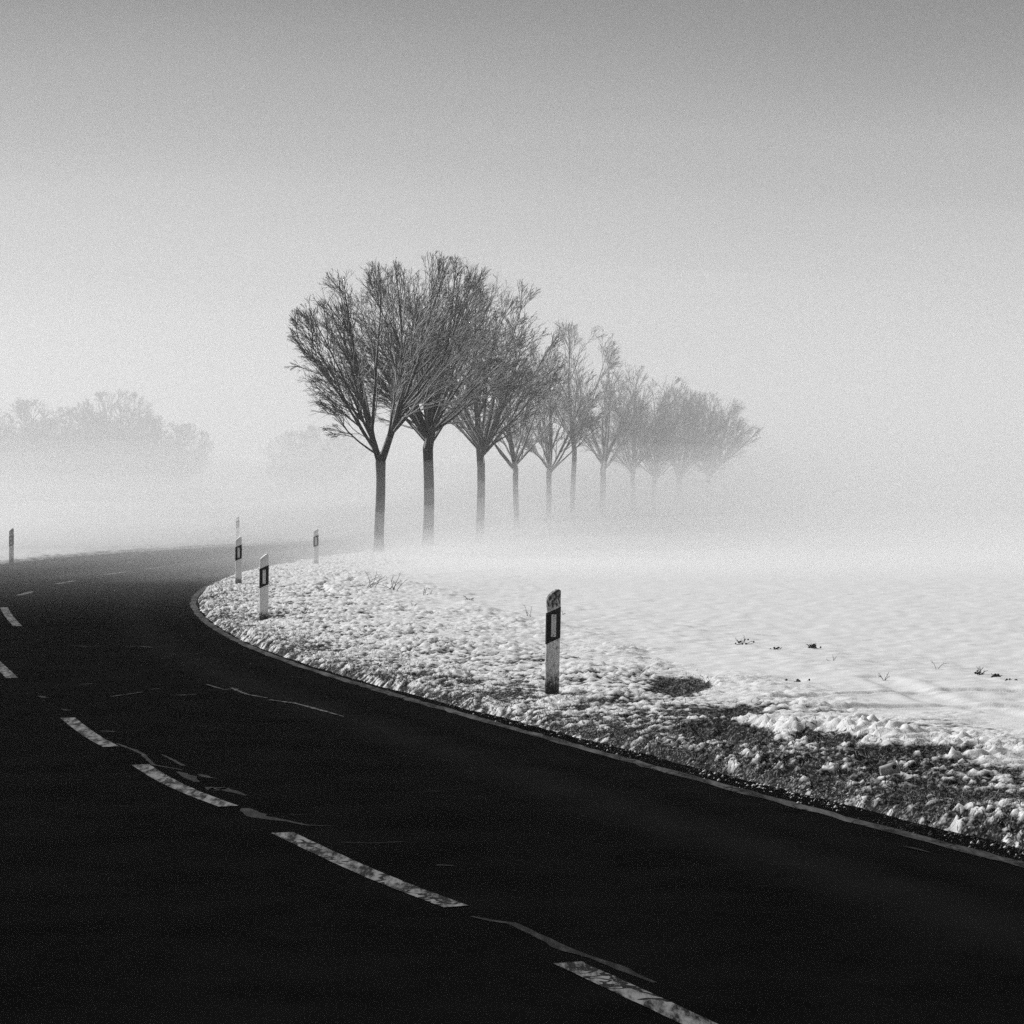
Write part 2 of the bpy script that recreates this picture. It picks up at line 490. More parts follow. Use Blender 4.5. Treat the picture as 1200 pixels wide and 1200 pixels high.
# ------------------------------------------------------------------ near verge, fine mesh along the road edge
s0 = np.interp(11.3, IN[:, 1], IS); s1 = np.interp(100, IN[:, 1], IS)
rows = [s0]
while rows[-1] < s1:
    d = max(11.0, np.interp(rows[-1], IS, IN[:, 1]))
    rows.append(rows[-1] + .00125 * d * (1 + max(0, d - 40) * .012))
rows = np.array(rows)
U = [.04]
while U[-1] < 7.0:
    U.append(U[-1] + .016 + .0065 * max(0, U[-1] - .5))
U = np.array(U)
base = at_s(IN, IS, rows); bn = np.c_[np.interp(rows, IS, INN[:, 0]), np.interp(rows, IS, INN[:, 1])]
bn /= np.linalg.norm(bn, axis=1)[:, None]
X = base[:, 0:1] + bn[:, 0:1] * U[None, :]
Y = base[:, 1:2] + bn[:, 1:2] * U[None, :]
UU = np.broadcast_to(U[None, :], X.shape)
Z, CV, EE, _ = height_cover(X, Y, UU.copy(), np.zeros_like(X))
Z = Z - .04 * sstep(6.8, 7.0, UU) - .06 * sstep(97, 100, Y)
Z = np.where(EE < -.01, -.05, Z)
me = mesh_np("verge", np.c_[X.ravel(), Y.ravel(), Z.ravel()], grid_faces(*X.shape)[:, ::-1], M_GROUND, True, attrs={"cover": CV.ravel()})
verge = link("grass_verge", me)
tag(verge, kind='structure')
verge['label'] = "rough grass verge with patchy lumpy snow along the inside of the bend"
print("verge", X.shape)

# ------------------------------------------------------------------ the land: one sheet to beyond the fog
ang = np.linspace(R(-17), R(17), 330)
ang = np.r_[np.linspace(R(-180), R(-18), 40), ang, np.linspace(R(18), R(180), 40)]
dist = [1.5]
while dist[-1] < 950: dist.append(dist[-1] * 1.0 + max(.12, min(dist[-1] * .0045, 1e9)) * (1 if dist[-1] < 160 else 8))
dist = np.array(dist)
DD, AA = np.meshgrid(dist, ang, indexing='ij')
X = DD * np.sin(AA); Y = DD * np.cos(AA)
u = sdist(X, Y, IN, INN); uo = sdist(X, Y, OU, OUN)
ul = -uo
onroad = (u < .10) & (ul < .15)
Z, CV, EE, RG = height_cover(X, Y, u, ul)
dep = np.minimum(.30 - u, .15 - ul)
Z = np.where(onroad, -.16, Z)
far = sstep(150, 240, DD)
Z = Z * (1 - far)
CV = CV * (1 - far) + 1.2 * far
fine_zone = (u > 0) & (u < 6.98) & (Y > 11) & (Y < 100)
Z = np.where(fine_zone, Z - .19 * (1 - sstep(6.0, 6.8, u)) * (1 - sstep(93, 98, Y)), Z)
me = mesh_np("snow_field", np.c_[X.ravel(), Y.ravel(), Z.ravel()], grid_faces(*X.shape), M_GROUND, True, attrs={"cover": CV.ravel()})
field = link("snow_field", me)
tag(field, kind='structure')
field['label'] = "open snow covered field running off into the fog"
print("field", X.shape)

# ------------------------------------------------------------------ road surface
n = 420
ti = np.linspace(0, 1, n)
A = at_s(OU, OS, ti * OS[-1]); Bc = at_s(IN, IS, ti * IS[-1])
# pair each inner sample with the closest outer sample direction
An = A - np.c_[np.interp(ti * OS[-1], OS, OUN[:, 0]), np.interp(ti * OS[-1], OS, OUN[:, 1])] * .35
Bn = Bc + np.c_[np.interp(ti * IS[-1], IS, INN[:, 0]), np.interp(ti * IS[-1], IS, INN[:, 1])] * .55
m_ = 40
tt = np.linspace(0, 1, m_)
X = An[:, 0:1] * (1 - tt) + Bn[:, 0:1] * tt
Y = An[:, 1:2] * (1 - tt) + Bn[:, 1:2] * tt
L = 6.9
uu = sdist(X, Y, IN, INN)
lane = np.clip(1 + (uu) / L, 0, 1)
Z = np.zeros_like(X)
me = mesh_np("road", np.c_[X.ravel(), Y.ravel(), Z.ravel()], grid_faces(*X.shape)[:, ::-1], M_ROAD, True, attrs={"lane_u": lane.ravel()})
road = link("road", me)
tag(road, kind='structure')
road['label'] = "dark damp asphalt road curving round to the left"

def strip(name, pts, widths, mat, z, parent=road, jag=.0, seed=0, step=.06, curve_is_world=False):
    C = pts if curve_is_world else np.array([px(*p) for p in pts])
    C = np.array(C, float)
    s = np.r_[0, np.cumsum(np.linalg.norm(np.diff(C, axis=0), axis=1))]
    k = max(3, int(s[-1] / step) + 1)
    ss = np.linspace(0, s[-1], k)
    D = np.c_[np.interp(ss, s, C[:, 0]), np.interp(ss, s, C[:, 1])]
    N = normals(D)
    w = np.interp(ss / s[-1], np.linspace(0, 1, len(widths)), widths)
    r = np.random.default_rng(seed)
    jl = 1 + jag * (vnoise(ss * 9 + seed, ss * 0 + .5, seed) * 2 - 1)
    jr = 1 + jag * (vnoise(ss * 9 - seed, ss * 0 + 7.5, seed + 3) * 2 - 1)
    Lp = D - N * (w * .5 * jl)[:, None]; Rp = D + N * (w * .5 * jr)[:, None]
    V = np.empty((2 * k, 3)); V[0::2, :2] = Lp; V[1::2, :2] = Rp; V[:, 2] = z
    i = np.arange(k - 1) * 2
    F = np.stack([i, i + 1, i + 3, i + 2], 1)
    return link(name, mesh_np(name, V, F, mat), parent)

# edge line following the inside of the bend
sa = np.interp(5, IN[:, 1], IS); sb = np.interp(150, IN[:, 1], IS)
ee = at_s(IN, IS, np.linspace(sa, sb, 500))
strip("edge_line", ee, [.11], M_EDGE, .006, jag=.5, seed=4, step=.2, curve_is_world=True)
ol = np.linspace(np.interp(-2, OU[:, 1], OS), np.interp(150, OU[:, 1], OS), 500)
oo = at_s(OU, OS, ol) + np.c_[np.interp(ol, OS, OUN[:, 0]), np.interp(ol, OS, OUN[:, 1])] * .12
strip("edge_line", oo, [.12], M_EDGE, .006, jag=.22, seed=5, step=.2, curve_is_world=True)
# centre dashes, at their places
dashes = [((665, 1130), (730, 1160), (795, 1190), (862, 1222)), ((330, 977), (385, 1003), (450, 1033), (534, 1064)), ((164, 897), (195, 917), (230, 933), (268, 946)),
          ((79, 842), (95, 855), (112, 867), (130, 876)), ((-30, 755), (-4, 778), (14, 795)), ((4, 712), (10, 722), (20, 734)),
          ((22, 698), (37, 693.5)), ((67, 684.6), (88, 680.6)), ((122, 673.8), (146, 670.4)), ((172, 667), (190, 664.8)), ((212, 662), (226, 660.4))]
for i, dsh in enumerate(dashes):
    pts = dsh
    if i <= 4:
        pts = smooth_curve([px(*p) for p in dsh], .1)[0]
        strip("centre_dash", pts, [.125], M_DASH, .006, jag=.06, seed=20 + i, curve_is_world=True)
    else:
        strip("centre_dash", pts, [.13], M_DASH, .006, jag=.2, seed=20 + i)
# further dashes past the frame edge
# old paint ghosts and salt lines
ghosts = [([(287, 948), (300, 957), (318, 961), (336, 963)], [.05, .11, .12, .05]), ([(337, 963), (360, 968), (390, 969)], [.03, .03, .01]),
          ([(208, 905), (222, 912), (230, 917)], [.03, .1, .04]), ([(233, 908), (245, 912), (256, 913)], [.03, .05, .01]),
          ([(243, 923), (250, 927), (259, 924), (288, 933)], [.04, .1, .06, .02]), ([(118, 857), (134, 858)], [.03, .05]),
          ([(552, 1075), (573, 1080), (600, 1083), (640, 1102), (667, 1115), (720, 1133), (767, 1153)], [.02, .05, .04, .07, .04, .05, .02]),
          ([(137, 872), (165, 883), (180, 897), (213, 903)], [.02, .04, .03, .02]), ([(190, 885), (215, 898)], [.02, .03]),
          ([(45, 816), (51, 818), (57, 818)], [.04, .08, .03]), ([(73, 832), (80, 833)], [.04, .05]),
          ([(512, 1014.5), (531, 1015.5)], [.03, .03])]
for i, (p, w) in enumerate(ghosts):
    strip("old_paint_patch", p, w, M_OLD, .004, jag=.5, seed=50 + i, step=.03)
cracks = [([(242, 803), (262, 809), (280, 808)], [.02, .035, .02]), ([(271, 807), (290, 815), (313, 819)], [.03, .045, .03]),
          ([(315, 821), (345, 825), (375, 833), (403, 841)], [.05, .035, .04, .01]), ([(128, 817.5), (150, 814.5), (167, 812)], [.012, .02, .012]),
          ([(202, 816), (216, 815.3), (230, 814.5)], [.015, .025, .015]), ([(82, 757.3), (100, 758.3), (120, 757.6)], [.015, .02, .012]),
          ([(147, 758.6), (165, 758.0), (179, 759.6)], [.012, .03, .02]), ([(93, 803), (110, 802)], [.012, .018]),
          ([(173, 809), (187, 808)], [.012, .018]), ([(400, 989), (440, 990), (474, 988)], [.008, .012, .008]), ([(497, 929), (516, 929)], [.01, .012]),
          ([(338, 957), (358, 956)], [.008, .01]), ([(1060, 994), (1067, 995), (1090, 1001)], [.02, .03, .01])]
for i, (p, w) in enumerate(cracks):
    strip("salt_crack", p, w, M_CRACK if i < 9 else M_OLD, .009, jag=.5, seed=80 + i, step=.03)

def ground_z(x, y):
    x = np.atleast_1d(np.asarray(x, float)); y = np.atleast_1d(np.asarray(y, float))
    u = sdist(x, y, IN, INN); ul = -sdist(x, y, OU, OUN)
    z, c, e, r = height_cover(x.copy(), y.copy(), u, ul)
    onr = (e < 0)
    return np.where(onr, 0, z), c, e

# ------------------------------------------------------------------ grass blades on the verge (frosted)
def blades(name, n, samp, hmin, hmax, parent=None, seed=1):
    r = np.random.default_rng(seed)
    x, y = samp(n, r)
    z, c, e = ground_z(x, y)
    keep = (e > .0)
    x, y, z, c, e = x[keep], y[keep], z[keep], c[keep], e[keep]
    n = len(x)
    h = r.uniform(hmin, hmax, n) * (1.0 - .3 * np.clip(c, 0, 1))
    az = r.uniform(0, 2 * np.pi, n); lean = r.uniform(.3, 1.5, n)
    wa = r.uniform(0, 2 * np.pi, n); w = r.uniform(.0014, .0032, n)
    dx = np.cos(az) * lean * h; dy = np.sin(az) * lean * h
    wx = np.cos(wa) * w; wy = np.sin(wa) * w
    p0 = np.c_[x, y, z - .01]; p1 = p0 + np.c_[dx * .35, dy * .35, h * .65]; p2 = p0 + np.c_[dx, dy, h * .85]
    W = np.c_[wx, wy, wx * 0]
    V = np.stack([p0 - W, p0 + W, p1 - W * .8, p1 + W * .8, p2 - W * .25, p2 + W * .25], 1).reshape(-1, 3)
    b = np.arange(n)[:, None] * 6
    F = np.concatenate([b + [0, 1, 3, 2], b + [2, 3, 5, 4]], 0)
    return link(name, mesh_np(name, V, F, M_BLADE), parent)

def samp_edge(n, r):
    # denser close to the camera, hugging the road side
    y = 11.6 * np.exp(r.uniform(0, 1, n) * np.log(58 / 11.6))
    s = np.interp(y, IN[:, 1], IS)
    u = .10 + np.abs(r.normal(0, .40, n)) + r.uniform(0, .35, n) * (r.uniform(0, 1, n) < .3) * 3
    b = at_s(IN, IS, s); nn = np.c_[np.interp(s, IS, INN[:, 0]), np.interp(s, IS, INN[:, 1])]
    return b[:, 0] + nn[:, 0] * u, b[:, 1] + nn[:, 1] * u
bl = blades("grass_blades", 20000, samp_edge, .025, .085, seed=3)
tag(bl, "short frosted grass blades bristling along the road side of the verge", "grass", kind='stuff')

def samp_hollow(n, r):
    H = [h for h in HOLLOWS if h[4] > .55]
    k = r.integers(0, len(H), n); H = np.array(H)[k]
    return H[:, 0] + r.normal(0, .6, n) * H[:, 2], H[:, 1] + r.normal(0, .6, n) * H[:, 3]
bl = blades("grass_tufts", 3000, samp_hollow, .03, .08, seed=5)
tag(bl, "dark grass tufts poking out of the bare hollows in the snow", "grass", kind='stuff')

# snow crumbs and grit spilled over the road edge
def crumbs(name, n, seed, u0, u1, smin, smax, mat):
    r = np.random.default_rng(seed)
    y = 11.8 * np.exp(r.uniform(0, 1, n) * np.log(46 / 11.8))
    s = np.interp(y, IN[:, 1], IS)
    u = u0 + (u1 - u0) * r.beta(2.2, 1.3, n)
    clump = vnoise(s * 1.7, s * 0, seed) ; keep = r.uniform(0, 1, n) < (.15 + 1.3 * (clump - .3))
    s = s[keep]; u = u[keep]; n = len(s)
    b = at_s(IN, IS, s); nn = np.c_[np.interp(s, IS, INN[:, 0]), np.interp(s, IS, INN[:, 1])]
    x = b[:, 0] + nn[:, 0] * u; y = b[:, 1] + nn[:, 1] * u
    z, c, e = ground_z(x, y)
    z = np.maximum(z, .002)
    sz = smin + (smax - smin) * r.uniform(0, 1, n) ** 3
    O = np.array([[1, 0, 0], [0, 1, 0], [-1, 0, 0], [0, -1, 0], [0, 0, .8], [0, 0, -.5]], float)
    V = O[None] * sz[:, None, None] * r.uniform(.6, 1.4, (n, 6, 1))
    a = r.uniform(0, 6.28, n); ca, sa_ = np.cos(a)[:, None], np.sin(a)[:, None]
    V = np.stack([V[..., 0] * ca - V[..., 1] * sa_, V[..., 0] * sa_ + V[..., 1] * ca, V[..., 2]], -1) + np.c_[x, y, z + sz * .3][:, None]
    T = np.array([[0, 1, 4], [1, 2, 4], [2, 3, 4], [3, 0, 4], [1, 0, 5], [2, 1, 5], [3, 2, 5], [0, 3, 5]])
    F = (np.arange(n)[:, None, None] * 6 + T[None]).reshape(-1, 3)
    return link(name, mesh_np(name, V.reshape(-1, 3), F, mat, True))
cr_ = crumbs("snow_crumbs", 4200, 41, .04, .42, .002, .014, M_SNOW)
tag(cr_, "small crumbs of snow spilled along the edge of the asphalt", "snow crumbs", kind='stuff')
cr_ = crumbs("road_grit", 7000, 43, -.05, .40, .003, .012, M_CLOD)
tag(cr_, "dark grit and soil crumbs along the edge line", "grit", kind='stuff')

# ------------------------------------------------------------------ tubes
def tubes(P, Rr, sides):
    """P (M,N,3) polylines, Rr (M,N) radii -> verts, quads"""
    M, N, _ = P.shape
    T = np.gradient(P, axis=1)
    T /= np.linalg.norm(T, axis=2, keepdims=True) + 1e-9
    ref = np.tile(np.array([0.31, .95, .05]), (M, 1))
    mean = T.mean(1)
    par = np.abs((mean * ref).sum(1)) > .9
    ref[par] = (.95, -.2, .1)
    A = np.cross(T, ref[:, None, :]); A /= np.linalg.norm(A, axis=2, keepdims=True) + 1e-9
    B = np.cross(T, A)
    an = np.arange(sides) * 2 * np.pi / sides
    V = P[:, :, None, :] + Rr[:, :, None, None] * (np.cos(an)[None, None, :, None] * A[:, :, None, :] + np.sin(an)[None, None, :, None] * B[:, :, None, :])
    idx = np.arange(M * N * sides).reshape(M, N, sides)
    a = idx[:, :-1, :]; b = np.roll(idx, -1, axis=2)[:, :-1, :]
    c = np.roll(idx, -1, axis=2)[:, 1:, :]; d = idx[:, 1:, :]
    F = np.stack([a, b, c, d], -1).reshape(-1, 4)
    return V.reshape(-1, 3), F

def join(parts):
    V = []; F = []; o = 0
    for v, f in parts:
        V.append(v); F.append(f + o); o += len(v)
    return np.concatenate(V), np.concatenate(F)

def grow(p0, d0, L, n, r0, r1, jit, trop, r):
    """p0,d0 (M,3), L (M,) -> polylines (M,n+1,3), radii"""
    M = len(p0)
    P = np.empty((M, n + 1, 3)); P[:, 0] = p0
    d = d0 / np.linalg.norm(d0, axis=1, keepdims=True)
    for k in range(n):
        d = d + r.normal(0, jit, (M, 3)) + np.array([0, 0, 1.]) * trop[:, None]
        d /= np.linalg.norm(d, axis=1, keepdims=True)
        P[:, k + 1] = P[:, k] + d * (L / n)[:, None]
    t = np.linspace(0, 1, n + 1)[None, :]
    Rr = r0[:, None] * (1 - t) + r1[:, None] * t
    return P, Rr

LIM = [.94, .11]
def children(P, Rr, k, tmin, tmax, a0, a1, lr, n, rmul, rend, jit, trop, r, env, taper=.65):
    M, N, _ = P.shape
    t = tmin + (tmax - tmin) * r.uniform(0, 1, (M, k)) ** .75; t.sort(axis=1)
    f = t * (N - 1); i = np.clip(f.astype(int), 0, N - 2); fr = (f - i)[..., None]
    mi = np.arange(M)[:, None]
    p = P[mi, i] * (1 - fr) + P[mi, i + 1] * fr
    T = P[mi, i + 1] - P[mi, i]; T /= np.linalg.norm(T, axis=2, keepdims=True) + 1e-9
    rad = Rr[mi, i]
    Ln = np.linalg.norm(np.diff(P, axis=1), axis=2).sum(1)[:, None]
    rv = r.normal(0, 1, p.shape); rv -= (rv * T).sum(2, keepdims=True) * T; rv /= np.linalg.norm(rv, axis=2, keepdims=True) + 1e-9
    # lean side shoots outwards from the crown axis
    out = p - env[0]; out[..., 2] *= .3; out /= np.linalg.norm(out, axis=2, keepdims=True) + 1e-9
    out -= (out * T).sum(2, keepdims=True) * T
    rv = rv + out * .5; rv /= np.linalg.norm(rv, axis=2, keepdims=True) + 1e-9
    a = r.uniform(a0, a1, (M, k, 1))
    d = np.cos(a) * T + np.sin(a) * rv
    L = Ln * lr * (1.0 - taper * t) * r.uniform(.7, 1.25, (M, k))
    p = p.reshape(-1, 3); d = d.reshape(-1, 3); L = L.ravel(); rad = rad.ravel()
    C, Q = grow(p, d, L, n, np.maximum(rad * rmul, rend * 1.3), np.full(len(L), rend), jit, np.full(len(L), trop), r)
    # keep inside the crown envelope by shortening
    cen, sem = env
    for _ in range(3):
        tip = (C[:, -1] - cen)
        s = np.where(tip[:, 2:3] > 0, np.array([[sem[0], sem[0], sem[1]]]), np.array([[sem[0], sem[0], sem[2]]]))
        q = np.linalg.norm(tip / s, axis=1)
        lim = LIM[0] + LIM[1] * ((np.arange(len(q)) * .618) % 1)
        sc = np.where(q > lim, np.clip(lim / q, .55, 1) ** 2, 1.)
        C = C[:, :1] + (C - C[:, :1]) * sc[:, None, None]
    return C, Q

WIND = np.array([-.62, -.30, .72]); WIND /= np.linalg.norm(WIND)
def snow_on(P, Rr, r, thr=.55):
    """thick snow lines lying on the windward upper side"""
    T = np.gradient(P, axis=1); T /= np.linalg.norm(T, axis=2, keepdims=True) + 1e-9
    w = WIND - (T @ WIND)[..., None] * T
    m = np.linalg.norm(w, axis=2)
    w = w / (m[..., None] + 1e-9)
    patch = vnoise(np.arange(P.shape[1])[None, :] * .55 + np.zeros(len(P))[:, None], np.arange(len(P))[:, None] * 3.7, 5)
    s = sstep(thr, .98, m * (.72 + .45 * patch))
    sr = np.minimum(np.maximum(Rr * (.25 + .70 * s) + .004, 0.001), .030) * (s > .05)
    return P + w * (Rr - sr * .35 + .002)[..., None], sr

def build_tree(seed, H, fork, cr, trunk_r, n_limb, style='vase', lean=0.0, kk=(9, 5, 3, 2), tw=1.0, custom=None):
    """returns dict name -> list of meshes; tree stands at the origin"""
    r = np.random.default_rng(seed)
    zc = fork + (H - fork) * .56
    env = (np.array([lean * H * .3, 0, zc]), (cr, H - zc, zc - fork + .5))
    out = {}
    # trunk with slight wander and root flare
    zt = np.linspace(-.25, fork + .25, 14)
    tx = lean * zt + .035 * np.sin(zt * 1.3 + seed); ty = .03 * np.cos(zt * 1.1 + seed * 2)
    tr = trunk_r * (1.0 - .10 * zt / fork + .55 * np.exp(-np.clip(zt, 0, 9) / .18) * .6) * (1 + (.18 if custom else .08) * sstep(fork - .5, fork + .1, zt))
    tr[-1] *= .55
    TP = np.c_[tx, ty, zt][None]; TR = tr[None]
    v, f = tubes(TP, TR, 12)
    out['trunk'] = [mesh_np("trunk", v, f, M_BARK, True)]
    top = np.array([tx[-2], ty[-2], fork])
    # main limbs
    limbs = []
    az = np.arange(n_limb) * 2.39996 + r.uniform(0, 6.28)
    inc = .08 + .80 * np.sqrt((np.arange(n_limb) + .3) / n_limb) * r.uniform(.9, 1.05, n_limb)
    if custom:
        az = np.array([c[0] for c in custom]); inc = np.array([c[1] for c in custom]); n_limb = len(custom)
    r0 = trunk_r * r.uniform(.30, .50, n_limb) * np.where(inc < .3, 1.15, .85)
    d = np.c_[np.sin(az) * np.sin(inc), np.cos(az) * np.sin(inc), np.cos(inc)]
    hz = np.where(inc < .35, 0, -r.uniform(0, .25, n_limb))
    p0 = top + np.c_[d[:, 0] * .3 * trunk_r, d[:, 1] * .3 * trunk_r, hz]
    if custom:
        hz = np.array([c[2] for c in custom]); p0[:, 2] = fork + hz
        r0 = trunk_r * np.array([c[3] for c in custom])
    n_lead = 2 if custom else 1
    if n_lead == 1: p0[0] = top - np.array([0, 0, .12])
    # distance to envelope along a gently rising path
    L = np.empty(n_limb)
    for i in range(n_limb):
        for Lc in np.linspace(1.5, H, 50):
            q = p0[i] + d[i] * Lc + np.array([0, 0, .06 * Lc * Lc / H])
            e = (q - env[0]); s = np.array([cr, cr, env[1][1] if e[2] > 0 else env[1][2]])
            if np.linalg.norm(e / s) > .93: break
        L[i] = Lc
    if custom:
        L *= np.array([c[4] for c in custom])
    # leaders first, then the other limbs leave them one above another
    TP_, TR_ = grow(p0[:n_lead], d[:n_lead], L[:n_lead], 13, np.maximum(r0[:n_lead] * 1.15, trunk_r * (.93 if n_lead == 1 else .1)), np.full(n_lead, .01), .03, np.full(n_lead, .02), r)
    for i in range(n_lead, n_limb):
        q = 0 if n_lead == 1 else (0 if math.sin(az[i]) < 0 else 1)
        tt_ = (.02 if n_lead == 2 else .0) + (.24 if n_lead == 2 else .12) * ((i * .618) % 1) * (1.25 - .6 * inc[i])
        f_ = tt_ * 13; k_ = int(f_)
        p0[i] = TP_[q, k_] * (1 - f_ + k_) + TP_[q, k_ + 1] * (f_ - k_)
        rr_ = TR_[q, k_]
        r0[i] = min(rr_ * .62, r0[i]) 
        L[i] *= 1 - tt_ * .6
    LP, LR = grow(p0, d, L, 13, r0, np.full(n_limb, .010), .04, np.full(n_limb, .012) + .02 * (inc > .8), r)
    LP[:n_lead] = TP_; LR[:n_lead] = TR_
    S1, R1 = children(LP, LR, kk[0], .10, .97, .25, .65, .55, 8, .50, .008, .05, .02, r, env, .5)
    S2, R2 = children(S1, R1, kk[1], .08, .90, .28, .65, .62, 5, .62, .006, .06, .02, r, env, .5)
    S3, R3 = children(S2, R2, kk[2], .10, .88, .30, .70, .68, 3, .8, .005, .07, .02, r, env, .5)
    S4, R4 = children(S3, R3, kk[3], .12, .90, .28, .70, .66, 2, .9, .004, .08, .02, r, env, .4)
    out['limb'] = []
    kb = kk[0]
    for i in range(n_limb):
        a = tubes(LP[i:i + 1], LR[i:i + 1], 8); b = tubes(S1[i * kb:(i + 1) * kb], R1[i * kb:(i + 1) * kb], 5)
        v, f = join([a, b]); out['limb'].append(mesh_np("limb", v, f, M_BARK, True))
    v, f = join([tubes(S2, R2 * tw, 4), tubes(S3, R3 * tw, 3), tubes(S4, R4 * tw, 3)])
    out['crown'] = [mesh_np("crown", v, f, M_TWIG, True)]
    # snow lying along the limbs and in the fork
    parts = []
    for P_, R_, sd in ((LP, LR, 6), (S1, R1, 4), (S2, R2, 3)):
        A_, B_ = snow_on(P_, R_, r, .50 if P_ is LP else .62)
        parts.append(tubes(A_, B_, sd))
    fk = np.array([[top + [-.02, -.05, .12], top + [.0, -.06, .22], top + [.01, -.06, .34]]]); parts.append(tubes(fk, np.array([[.02, .045, .015]]), 6))
    v, f = join(parts)
    out['lying_snow'] = [mesh_np("lying_snow", v, f, M_SNOW, True)]
    return out

def place_tree(name, meshes, loc, rz, sc, label, group):
    root = empty(name, loc, rz)
    root.scale = sc
    for nm, ms in meshes.items():
        for m in ms: link(nm, m, root)
    tag(root, label, "tree", group)
    return root

# (azimuth from +Y clockwise, inclination, height offset, radius factor, length factor)
cust1 = [(-1.7, .30, -.05, .62, 1.0), (1.5, .34, -.05, .66, 1.0), (-1.9, 1.1, .75, .22, .8)]
for k_ in range(19):
    cust1.append((k_ * 2.39996 + .8, .08 + .76 * math.sqrt((k_ + .3) / 19), .05 + .85 * ((k_ * .618) % 1), .36 - .008 * k_, 1.0))
protoA = build_tree(11, 9.6, 3.0, 3.05, .165, 15, custom=cust1)
protoB = build_tree(12, 10.7, 3.7, 3.6, .20, 24)
protoC = build_tree(13, 11.0, 3.3, 3.4, .17, 21)
protoD = build_tree(14, 9.2, 3.0, 2.7, .13, 12, kk=(8, 5, 3, 2))
protoE = build_tree(15, 11.2, 4.4, 2.7, .14, 10, kk=(8, 5, 3, 2))
protoF = build_tree(16, 9.8, 3.2, 3.0, .17, 12, kk=(8, 5, 3, 2))
print("trees built")

# the row: photo x of each trunk -> distance steps of 9.6 m
row = [
 (445, 84.0, protoA, 0.0, (1, 1), "bare tree with a forked trunk at the near left end of the row"),
 (502, 93.6, protoB, .4, (1, 1), "tallest bare tree with the thickest trunk, second from the left in the row"),
 (563, 103.2, protoC, 1.9, (1, 1), "tall wide bare tree, third trunk from the left in the foggy row"),
 (605, 112.8, protoD, .0, (1, 1), "slim trunked bare tree with snow in its fork, fourth from the left in the row"),
 (643, 122.4, protoD, 2.4, (1.0, .96), "smaller bare tree half hidden by its neighbours, fifth trunk from the left"),
 (672, 132.0, protoE, .6, (1, 1), "tall narrow bare tree with an open top poking above the row, sixth trunk"),
 (706, 141.6, protoF, 1.2, (1.0, 1.04), "spreading bare tree with pale snowy fork, seventh trunk from the left"),
 (742, 151.2, protoF, 3.0, (.85, .96), "faint bare tree in the fog, eighth trunk from the left"),
 (766, 160.8, protoC, 3.9, (.95, .90), "faint bare tree in the fog, ninth trunk, last one clearly standing out"),
 (797, 170.4, protoA, 2.1, (1.05, .96), "ghostly bare tree near the far end of the row, its trunk lost in fog"),
 (830, 180.0, protoB, 5.0, (.98, .87), "palest rounded bare tree forming the right hand end of the row"),
]
for (xx, dd, pr, rz, sc, lab) in row:
    x = (xx - 600) / F_PX * dd
    z = float(ground_z(x, dd)[0][0])
    place_tree("bare_tree", pr, (x, dd, max(0, z) - .02), rz, (sc[0], sc[0], sc[1]), lab, "bare trees in a row beside the bend")

# far trees in the fog
LIM[:] = [.96, .07]
farA = build_tree(31, 12.6, 2.5, 4.8, .25, 16, kk=(9, 6, 4, 2), tw=2.8)
farB = build_tree(32, 11.5, 2.0, 4.2, .22, 16, kk=(9, 6, 4, 2), tw=2.8)
fars = [(132, 455, 250, farA, .3, 1.0, "largest of the distant fog veiled trees, with a wide fan shaped crown"),
        (36, 466, 250, farB, 1.0, 1.15, "dense rounded tree ghost at the left edge of the distant group"),
        (-20, 474, 255, farB, 2.0, 1.2, "distant tree cut by the left picture edge"),
        (88, 476, 252, farB, 3.2, 1.0, "middle dense tree of the distant group, between the rounded and the fan shaped crowns"),
        (62, 488, 245, farA, 2.6, .9, "lower tree in front of the rounded distant crown"),
        (176, 486, 255, farB, 4.1, .95, "distant foggy tree just right of the fan shaped crown"),
        (207, 494, 262, farA, 5.1, .85, "lowest fading tree at the right end of the distant group"),
        (383, 496, 285, farA, 1.3, 1.0, "very faint tree ghost beyond the nearest bare tree's trunk"),
        (350, 503, 290, farB, .3, 1.0, "faintest tree ghost left of the nearest bare tree")]
for (xx, yt, dd, pr, rz, ws, lab) in fars:
    Ht = (HORIZON - yt) / F_PX * dd + CAM_H
    H0 = 12.6 if pr is farA else 11.5
    place_tree("distant_tree", pr, ((xx - 600) / F_PX * dd, dd, 0), rz, (ws, ws, Ht / H0), lab, "distant trees veiled by fog")
# brushwood under the distant trees
r = np.random.default_rng(77)
n = 5200
bx = r.uniform(-58, -30, n) + r.normal(0, .8, n); by = r.uniform(246, 262, n)
prof = np.interp(bx, [-58, -40, -34, -30], [6.5, 6.0, 4.8, 3.0])
p0 = np.c_[bx, by, np.zeros(n)]
dv = np.c_[r.normal(0, .25, n), r.normal(0, .25, n), np.ones(n)]
P_, R_ = grow(p0, dv, prof * r.uniform(.6, 1.05, n), 5, np.full(n, .03), np.full(n, .012), .12, np.zeros(n), r)
br = link("brushwood", mesh_np("brushwood", *tubes(P_, R_, 3), M_TWIG))
tag(br, "faint thicket of brushwood under the distant foggy trees", "thicket", kind='stuff')

